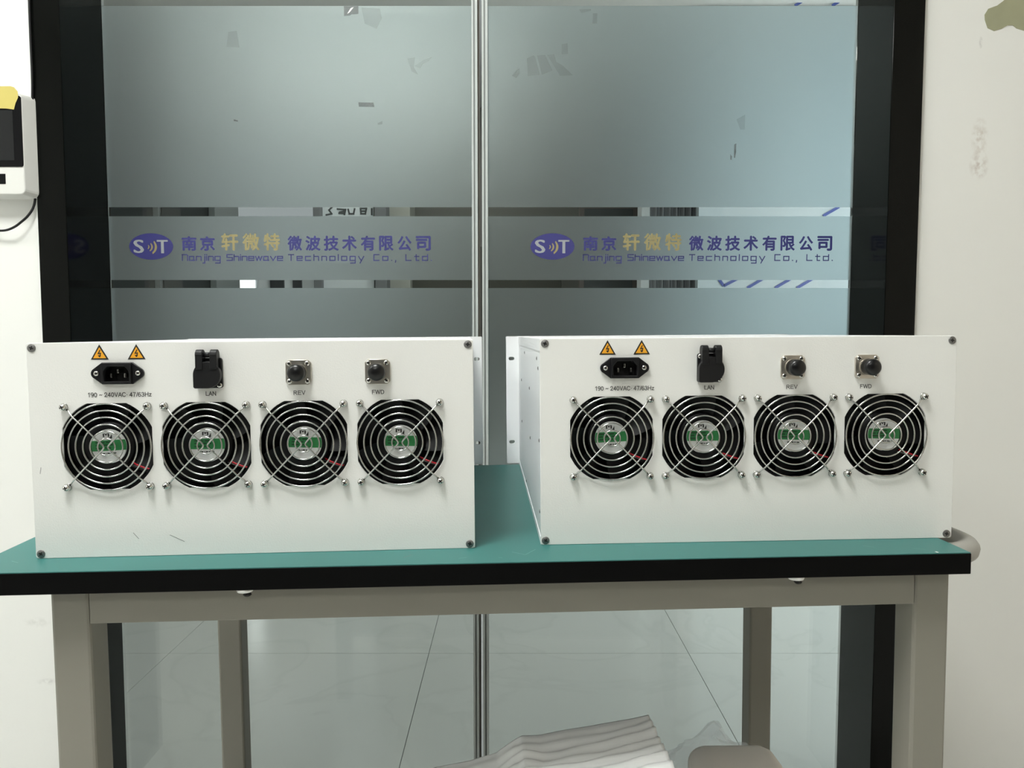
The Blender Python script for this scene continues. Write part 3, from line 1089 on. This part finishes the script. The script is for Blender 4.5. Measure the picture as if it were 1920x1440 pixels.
def on_top(px_, py_):
    # local point on the bench surface below a photo pixel
    u = (720 - py_) / F_PX
    d = Vector(((px_ - 960) / F_PX, math.cos(PITCH) + u * math.sin(PITCH), -math.sin(PITCH) + u * math.cos(PITCH)))
    d = Matrix.Rotation(TAU, 3, 'Y') @ d
    p = d * (ZT / d.z)
    q = Vector((p.x, p.y)) - tc2
    return q.dot(ux), q.dot(uy)


for m, w, pts_ in (('nylon_white', 0.0022, ((1754, 1034), (1759, 1036))), ('table_scuff', 0.0009, ((960, 1035), (985, 1040), (1004, 1030))), ('table_scuff', 0.0008, ((1618, 1023), (1640, 1026))),
                   ('table_scuff', 0.0007, ((1712, 1028), (1735, 1030))), ('table_scuff', 0.0008, ((860, 1047), (876, 1045))), ('table_scuff', 0.0008, ((935, 1045), (942, 1046))),
                   ('scratch', 0.0007, ((756, 1046), (772, 1040))), ('table_scuff', 0.0012, ((1190, 1022), (1206, 1022))), ('table_scuff', 0.0008, ((22, 1052), (34, 1055)))):
    mb = MB().use(m)
    p_ = [on_top(*q) for q in pts_]
    for (xa, ya), (xb, yb) in zip(p_, p_[1:]):
        d = Vector((xb - xa, yb - ya)).normalized()
        n_ = Vector((-d.y, d.x)) * w / 2
        mb.add([(xa + n_.x, ya + n_.y, TH), (xb + n_.x, yb + n_.y, TH), (xb - n_.x, yb - n_.y, TH), (xa - n_.x, ya - n_.y, TH)], [(0, 1, 2, 3)])
    mb.build('scuff_mark', lam, label='pale scuff on the green surface' if m != 'scratch' else 'dark scratch on the green surface')
LEGW = 0.037
LX = (-0.4165, 0.4835 - LEGW)
LY = (-0.261, 0.210)
for lx in LX:
    for ly in LY:
        wx = tc2.x + ux.x * lx + uy.x * ly
        MB().use('leg_grey').box(lx, lx + LEGW, ly, ly + LEGW, -TAU * wx + 0.0008, TH - TT).build('leg', bench, bevel=0.003)
AH = 0.058
MB().use('leg_grey').box(LX[0] + LEGW + 0.0006, LX[1] - 0.0006, LY[0] - 0.0012, LY[0] + 0.025, TH - AH, TH - TT).build('apron', bench, bevel=0.001)
MB().use('leg_grey').box(LX[0] + LEGW, LX[1], LY[1] + 0.010, LY[1] + 0.036, TH - AH, TH - TT).build('apron', bench, bevel=0.001)
for lx in LX:
    MB().use('leg_grey').box(lx + 0.006, lx + 0.032, LY[0] + LEGW, LY[1], TH - AH, TH - TT).build('apron', bench, bevel=0.001)
MB().use('leg_grey').box(LX[0] + 0.004, LX[1] + LEGW - 0.004, LY[0] + 0.004, LY[1] + LEGW - 0.004, 0.185, 0.205).build('lower_shelf', bench, bevel=0.002)
# tube handle at the right end
hp = []
HZ = TH - 0.019
hy0, hy1, out, rr = -0.223, 0.20, 0.055, 0.046
hp.append((TW / 2 - 0.004, hy0, HZ))
for i in range(7):
    t = math.radians(-90 + 90 * i / 6)
    hp.append((TW / 2 + out - rr + rr * math.cos(t), hy0 + rr + rr * math.sin(t), HZ))
for i in range(7):
    t = math.radians(90 * i / 6)
    hp.append((TW / 2 + out - rr + rr * math.cos(t), hy1 - rr + rr * math.sin(t), HZ))
hp.append((TW / 2 - 0.004, hy1, HZ))
MB().use('handle_grey', True).tube(hp, 0.0125, 16).build('handle', bench, label='bent grey tube handle')
for px_, py_ in ((459, 1114), (1473, 1096)):
    # studs poking out under the front edge
    r = at(px_, py_, 0.745 + (px_ - 459) * 0.00004)
    dx_ = (Vector((r.x, r.y)) - tc2)
    lx, ly = dx_.dot(ux), -TD / 2 + 0.0085
    mb = MB().use('nylon_white', True)
    mb.lathe([(0.008, 0), (0.0083, 0.0012), (0.0075, 0.0034)], 20, Matrix.Translation((lx, ly, TH - TT)) @ Matrix.Rotation(-math.pi / 2, 4, 'X'))
    st = mb.build('stud', bench, label='white plastic stud under the table edge')
    mb = MB().use('deep_black')
    mb.lathe([(0.0026, 0), (0.0042, 0.0035), (0.0026, 0.0050)], 7, Matrix.Translation((lx + 0.0022, ly, TH - TT - 0.0033)) @ Matrix.Rotation(-math.pi / 2, 4, 'X'))
    mb.build('stud_tip', st, label='black tip of the stud')

# ------------------------------------------------------------------ packing material on the lower shelf
SH = 0.2062


def heap(name, ridge, dy, dz, nv, m, wrinkle, label, cat, edge=None):
    """sheet folded over the shelf: a ridge line at the back, running down to the front, closed to the shelf"""
    def rid(u):
        k = u * (len(ridge) - 1)
        i = min(int(k), len(ridge) - 2)
        return ridge[i].lerp(ridge[i + 1], k - i)
    nu = 60
    v, f = [], []
    for j in range(nv + 1):
        s = j / nv
        for i in range(nu + 1):
            u = i / nu
            p = rid(u).copy()
            p.y += dy * s
            p.x += 0.02 * s * u
            drop = dz * s + 0.10 * max(0, s - 0.75) ** 2 * 16 * 0.3
            p.z -= drop
            ph = s * 62 + 5 * noise.noise((u * 3, s * 3, 1.3)) + u * 1.5
            amp = wrinkle * min(1, s * 6) * (0.4 + 0.6 * abs(noise.noise((u * 4, s * 6, 7.1)) * 2))
            p.z += amp * math.sin(ph) + 0.004 * noise.noise((u * 9, s * 9, 0.2)) * min(1, s * 6)
            p.z = max(p.z, SH + 0.004)
            v.append(p)
    n1 = nu + 1
    for j in range(nv):
        for i in range(nu):
            a = j * n1 + i
            f.append((a, a + 1, a + n1 + 1, a + n1))
    ring = [i for i in range(n1)] + [j * n1 + nu for j in range(1, nv + 1)] + [nv * n1 + i for i in range(nu - 1, -1, -1)] + [j * n1 for j in range(nv - 1, 0, -1)]
    k = len(v)
    for q in ring:
        v.append(Vector((v[q].x, v[q].y, SH)))
    R_ = len(ring)
    for q in range(R_):
        f.append((ring[q], ring[(q + 1) % R_], k + (q + 1) % R_, k + q))
    f.append(tuple(range(k, k + R_)))
    mb = MB().use(m, True)
    mb.add(v, f)
    o = mb.build(name)
    return tag(o, label, cat)


RY = 0.90
rpts = [at(x, y, RY) for x, y in ((700, 1470), (760, 1452), (808, 1440), (880, 1426), (930, 1411), (962, 1388), (978, 1379), (1010, 1378), (1060, 1368), (1105, 1361), (1150, 1353), (1185, 1347), (1216, 1340))]
heap('foam_sheet', rpts, -0.14, 0.02, 70, 'foam_white', 0.0034, 'wrinkled white foam sheet heaped under the workbench', 'foam sheet')

# beige foam roll beside it
bp = at(1378, 1404, 0.93)
mb = MB().use('foam_beige', True)
prof = round_rect(-0.056, 0.054, 0.0, bp.z - SH, 0.020, 7)
v, f = [], []
ys = [0.84, 0.845, 0.86, 0.88, 0.91, 0.935, 0.95, 0.955]
sc_ = [0.80, 0.9, 0.97, 1.0, 1.0, 0.985, 0.94, 0.86]
for yy, s in zip(ys, sc_):
    for x, z in prof:
        v.append((bp.x + x * s + 0.004 * noise.noise((x * 30, yy * 20, z * 14)), yy, SH + z * (0.5 + 0.5 * s) + (0.004 * noise.noise((x * 20, yy * 25, 3)) if z > 0.05 else 0)))
n = len(prof)
for j in range(len(ys) - 1):
    for i in range(n):
        f.append((j * n + i, j * n + (i + 1) % n, (j + 1) * n + (i + 1) % n, (j + 1) * n + i))
f.append(tuple(range(n)))
f.append(tuple(range((len(ys)) * n - 1, (len(ys) - 1) * n - 1, -1)))
mb.add(v, f)
tag(mb.build('foam_block'), 'beige padded foam block under the right end of the workbench', 'foam block')

# crumpled clear bag between them
bm = bmesh.new()
bmesh.ops.create_icosphere(bm, subdivisions=4, radius=1.0)
tops = [at(1246, 1384, 1.09), at(1345, 1361, 1.09), at(1400, 1392, 1.09)]
for w in bm.verts:
    p = w.co.normalized()
    k = 1 + 0.22 * noise.noise(p * 3.1) + 0.14 * noise.noise(p * 7.3) + 0.06 * abs(noise.noise(p * 15))
    w.co = Vector((0.292 + p.x * 0.075 * k, 1.105 + p.y * 0.055 * k, SH + 0.118 + p.z * 0.117 * k))
    dxp = (w.co.x - tops[1].x) / 0.02
    if p.z > 0:
        w.co.z += 0.03 * math.exp(-dxp * dxp) * p.z
    w.co.z = max(w.co.z, SH + 0.0005)
zmax = max(w.co.z for w in bm.verts)
kz = (tops[1].z - SH) / (zmax - SH)
for w in bm.verts:
    w.co.z = SH + (w.co.z - SH) * kz
me = bpy.data.meshes.new('plastic_bag')
bm.to_mesh(me)
bm.free()
me.materials.append(MATS['plastic_clear'])
tag(link('plastic_bag', me), 'crumpled clear plastic bag between the foam pieces', 'bag')

# ------------------------------------------------------------------ wall terminal and cable at the left
DY0, DY1 = 1.452, WALL_Y - 0.0003
a0, a1 = at(47, 364, DY0), at(47, 175, DY0)
xr = a0.x
xl = xr - 0.105
dev = thing('access_terminal', 'white wall access terminal with black screen and yellow tape', 'terminal', (xr - 0.05, DY1, a0.z))
off = Vector((-(xr - 0.05), -DY1, -a0.z))
body = round_rect(xl, xr, a0.z, a1.z, 0.009)
base = round_rect(xl - 0.012, xr + 0.0125, a0.z - 0.004, a1.z + 0.003, 0.011)
mb = MB().use('device_white')
nb = len(body)
v = [(x, DY0, z) for x, z in body] + [(x, DY1 - 0.006, z) for x, z in base] + [(x, DY1, z) for x, z in base]
f = [tuple(range(nb))] + [(i + k * nb, (i + 1) % nb + k * nb, (i + 1) % nb + (k + 1) * nb, i + (k + 1) * nb) for k in range(2) for i in range(nb)] + [tuple(range(3 * nb - 1, 2 * nb - 1, -1))]
mb.add(v, f).build('body', dev, off, bevel=0.0015)
g0, g1 = at(44.5, 313, DY0), at(44.5, 180, DY0)
mb = MB().use('screen_black').prism(round_rect(xl + 0.006, g0.x, g0.z, g1.z, 0.004), DY0 - 0.0012, DY0 + 0.001)
so = mb.build('screen', dev, off)
h0, h1 = at(28, 301, DY0), at(22, 207, DY0)
MB().use('display_dark').box(xl + 0.02, h0.x, DY0 - 0.0016, DY0 - 0.0011, h0.z, h1.z).build('display', so)
k0, k1 = at(11, 345, DY0), at(11, 326, DY0)
MB().use('screen_black').box(k0.x - 0.019, k0.x, DY0 - 0.0006, DY0 + 0.001, k0.z, k1.z).build('sensor', dev, off, label='small black sensor window')
tp = [at(x, y, DY0 - 0.004) for x, y in ((-40, 162), (18, 161), (25, 163), (32, 171), (33, 182), (28, 193), (25, 205), (10, 203), (-40, 202))]
ty = DY0 - 0.0022
MB().use('tape_yellow').prism([(p.x, p.z) for p in tp], ty - 0.0003, ty).build('tape', dev, off, label='torn strip of yellow tape')
cb = []
for x, y, d in ((54, -20, 1.474), (56, 40, 1.474), (58.5, 100, 1.474), (60.5, 150, 1.474), (60.5, 200, 1.476), (59, 250, 1.48), (59.5, 290, 1.482), (62.5, 325, 1.482), (65, 350, 1.482), (66, 372, 1.481), (62, 390, 1.478),
                (52, 405, 1.474), (40, 416, 1.472), (28, 425, 1.471), (14, 431, 1.472), (0, 432.5, 1.474), (-20, 431, 1.478), (-45, 424, 1.484)):
    cb.append(at(x, y, d))


def smooth_path(p, n=6):
    out = []
    for i in range(len(p) - 1):
        a, b, c, d = p[max(i - 1, 0)], p[i], p[i + 1], p[min(i + 2, len(p) - 1)]
        for k in range(n):
            t = k / n
            out.append(0.5 * ((2 * b) + (c - a) * t + (2 * a - 5 * b + 4 * c - d) * t * t + (3 * b - a - 3 * c + d) * t ** 3))
    out.append(p[-1])
    return out


tag(MB().use('black_rubber', True).tube(smooth_path(cb), 0.0022, 10).build('cable'),
    'thin black cable looping from the door frame under the wall terminal', 'cable')

# ------------------------------------------------------------------ office behind the glass
def xat(px, y):
    return (px - 960) / F_PX * y


# dark cupboard row at the left
Y = 4.9
cup = thing('cupboard', 'dark grey cupboard row behind the left glass door', 'cupboard', (xat(300, Y), Y, 0))
for p0, p1 in ((120, 208), (208, 296), (309, 399)):
    MB().use('cupboard_dark').box(xat(p0, Y) + 0.006 - xat(300, Y), xat(p1, Y) - 0.006 - xat(300, Y), 0, 0.4, 0.05, 2.5).build('panel', cup, bevel=0.004)
for p0, p1 in ((297, 308), (400, 412)):
    MB().use('cupboard_post').box(xat(p0, Y) - xat(300, Y), xat(p1, Y) - xat(300, Y), -0.02, 0.4, 0, 2.52).build('post', cup, bevel=0.003)

# lit window; the pale panel above it has an added glow
Y = 6.05
struct(MB().use('cupboard_white').box(xat(410, Y), xat(592, Y), Y + 0.05, Y + 0.19, 1.62, 2.5).build('pale_panel'), 'pale panel above the window, brightened by an added glow')
w = struct(MB().use('cupboard_white').box(xat(410, Y), xat(480, Y), Y + 0.08, Y + 0.19, 0.85, 1.62).build('window_2'), 'bright office window')
MB().use('panel_glow').box(xat(414, Y), xat(590, Y), Y + 0.04, Y + 0.049, 1.66, 2.46).build('pane', bpy.data.objects['pale_panel'])  # glowing sheet added over the panel to make it brighter
MB().use('daylight_far').box(xat(415, Y), xat(475, Y), Y + 0.07, Y + 0.079, 0.9, 1.6).build('pane', w)
mb = MB().use('post_grey')
# white cabinet with dark glass doors
Y = 5.6
cab = thing('display_cabinet', 'white cabinet with two dark glass doors at the far end', 'cabinet', (xat(540, Y), Y, 0))
o = xat(540, Y)
MB().use('cupboard_white').box(xat(484, Y) - o, xat(592, Y) - o, 0.02, 0.40, 0, 1.62).build('body', cab, bevel=0.004)
for p0, p1 in ((509, 535), (551, 568)):
    d = MB().use('cupboard_glass').box(xat(p0, Y) - o, xat(p1, Y) - o, 0.0, 0.02, 0.9, 1.56).build('door', cab, bevel=0.002)
    MB().use('cupboard_white').box(xat(p0, Y) - o, xat(p1, Y) - o, -0.006, 0.0, 1.36, 1.375).build('rail', d)


def post(p0, p1, Y, z1, m, name, label, cat, dpt=0.15):
    return tag(MB().use(m).box(xat(p0, Y), xat(p1, Y), Y, Y + dpt, 0, z1).build(name, bevel=0.004), label, cat)


post(591, 606, 5.5, 2.7, 'post_grey', 'column', 'slim grey column left of the banner', 'column')
post(705, 727, 5.5, 2.7, 'post_grey', 'column', 'slim grey column right of the banner', 'column')
post(728, 771, 5.7, 2.7, 'post_pale', 'pillar', 'pale square pillar right of the banner', 'pillar', 0.3)
post(1200, 1216, 4.6, 2.7, 'cupboard_white', 'column', 'slim white column between brown door and grey curtain', 'column')
# banner with brush lettering
Y = 5.55
ban = tag(MB().use('banner_pale').box(xat(608, Y), xat(703, Y), Y, Y + 0.02, 1.0, 2.3).build('banner'), 'pale banner with dark brush lettering above eye level', 'banner')
mb = MB().use('cupboard_dark')
for st in ([(612, 403), (622, 401), (617, 394), (623, 388)], [(633, 392), (645, 393)], [(637, 398), (645, 396), (645, 400), (636, 400)], [(653, 393), (655, 401), (663, 401), (665, 392)],
           [(648, 393), (646, 402)], [(676, 391), (687, 391), (685, 401), (677, 401), (676, 391)], [(678, 396), (684, 396)], [(697, 392), (697, 402)]):
    ribbon(mb, [(at(x, y, Y).x, at(x, y, Y).z) for x, y in st], 0.012, Y - 0.002)
mb.build('lettering', ban, label='dark brush lettering')
# olive board and brown door
Y = 5.8
tag(MB().use('board_olive').box(xat(773, Y), xat(1052, Y), Y, Y + 0.06, 0.5, 1.62).build('notice_board', bevel=0.004), 'wide dark olive board low on the far wall', 'board')
Y = 5.2
dr = struct(MB().use('door_brown').box(xat(1085, Y), xat(1193, Y), Y, Y + 0.06, 0, 2.35).build('door_3', bevel=0.004), 'brown panelled office door')
for z0, z1 in ((0.2, 0.95), (1.05, 1.80), (1.86, 2.26)):
    MB().use('cupboard_dark').box(xat(1094, Y), xat(1184, Y), Y - 0.008, Y + 0.002, z0, z1).build('door_panel', dr, bevel=0.006)
# curtain
Y = 4.6
x0, x1 = xat(1217, Y), xat(1306, Y)
mb = MB().use('curtain_grey', True)
n = 60
v, f = [], []
for i in range(n + 1):
    t = i / n
    yy = Y + 0.02 * math.sin(t * 2 * math.pi * 7)
    for dyy, z in ((0, 0.03), (0, 2.6), (0.01, 2.6), (0.01, 0.03)):
        v.append((x0 + (x1 - x0) * t, yy + dyy, z))
for i in range(n):
    for k in range(4):
        a, b = i * 4 + k, i * 4 + (k + 1) % 4
        f.append((a, b, b + 4, a + 4))
f += [(0, 1, 2, 3), (4 * n + 3, 4 * n + 2, 4 * n + 1, 4 * n)]
mb.add(v, f)
tag(mb.build('curtain'), 'grey pleated curtain beside the white column', 'curtain')
# pale partition with blue slanted stripes at the right
Y = 4.3
part = thing('partition', 'pale partition with slanted blue stripes behind the right glass door', 'partition', (xat(1460, Y), Y, 0))
o = xat(1460, Y)
MB().use('partition_pale').box(xat(1306, Y) - o, 2.83 - o, 0, 0.06, 0, 2.7).build('panel', part)
def stripe(p):
    mb = MB().use('stripe_blue')
    q = [(at(x, y, Y).x - o, at(x, y, Y).z) for x, y in p]
    for (xa, za), (xb, zb) in zip(q, q[1:]):
        d = Vector((xb - xa, zb - za)).normalized()
        nn = Vector((-d.y, d.x)) * 0.0075
        mb.prism([(xa + nn.x, za + nn.y), (xb + nn.x, zb + nn.y), (xb - nn.x, zb - nn.y), (xa - nn.x, za - nn.y)], -0.004, 0.0)
    mb.build('stripe', part, label='slanted blue stripe')
stripe([(1346, 521), (1357, 536), (1386, 521)])
for xx in (1401, 1453, 1494):
    stripe([(xx, 540), (xx + 34, 520)])
stripe([(1543, 405), (1573, 388)])
stripe([(1490, 11), (1510, -1)])
stripe([(1560, 11), (1580, -1)])
# daylight from the far right
Y = 3.0
w = struct(MB().use('cupboard_white').box(2.80, 2.85, 2.1, 4.1, 0.85, 2.35).build('window_3'), 'office window on the right')
MB().use('daylight').box(2.79, 2.799, 2.15, 4.05, 0.9, 2.3).build('pane', w)
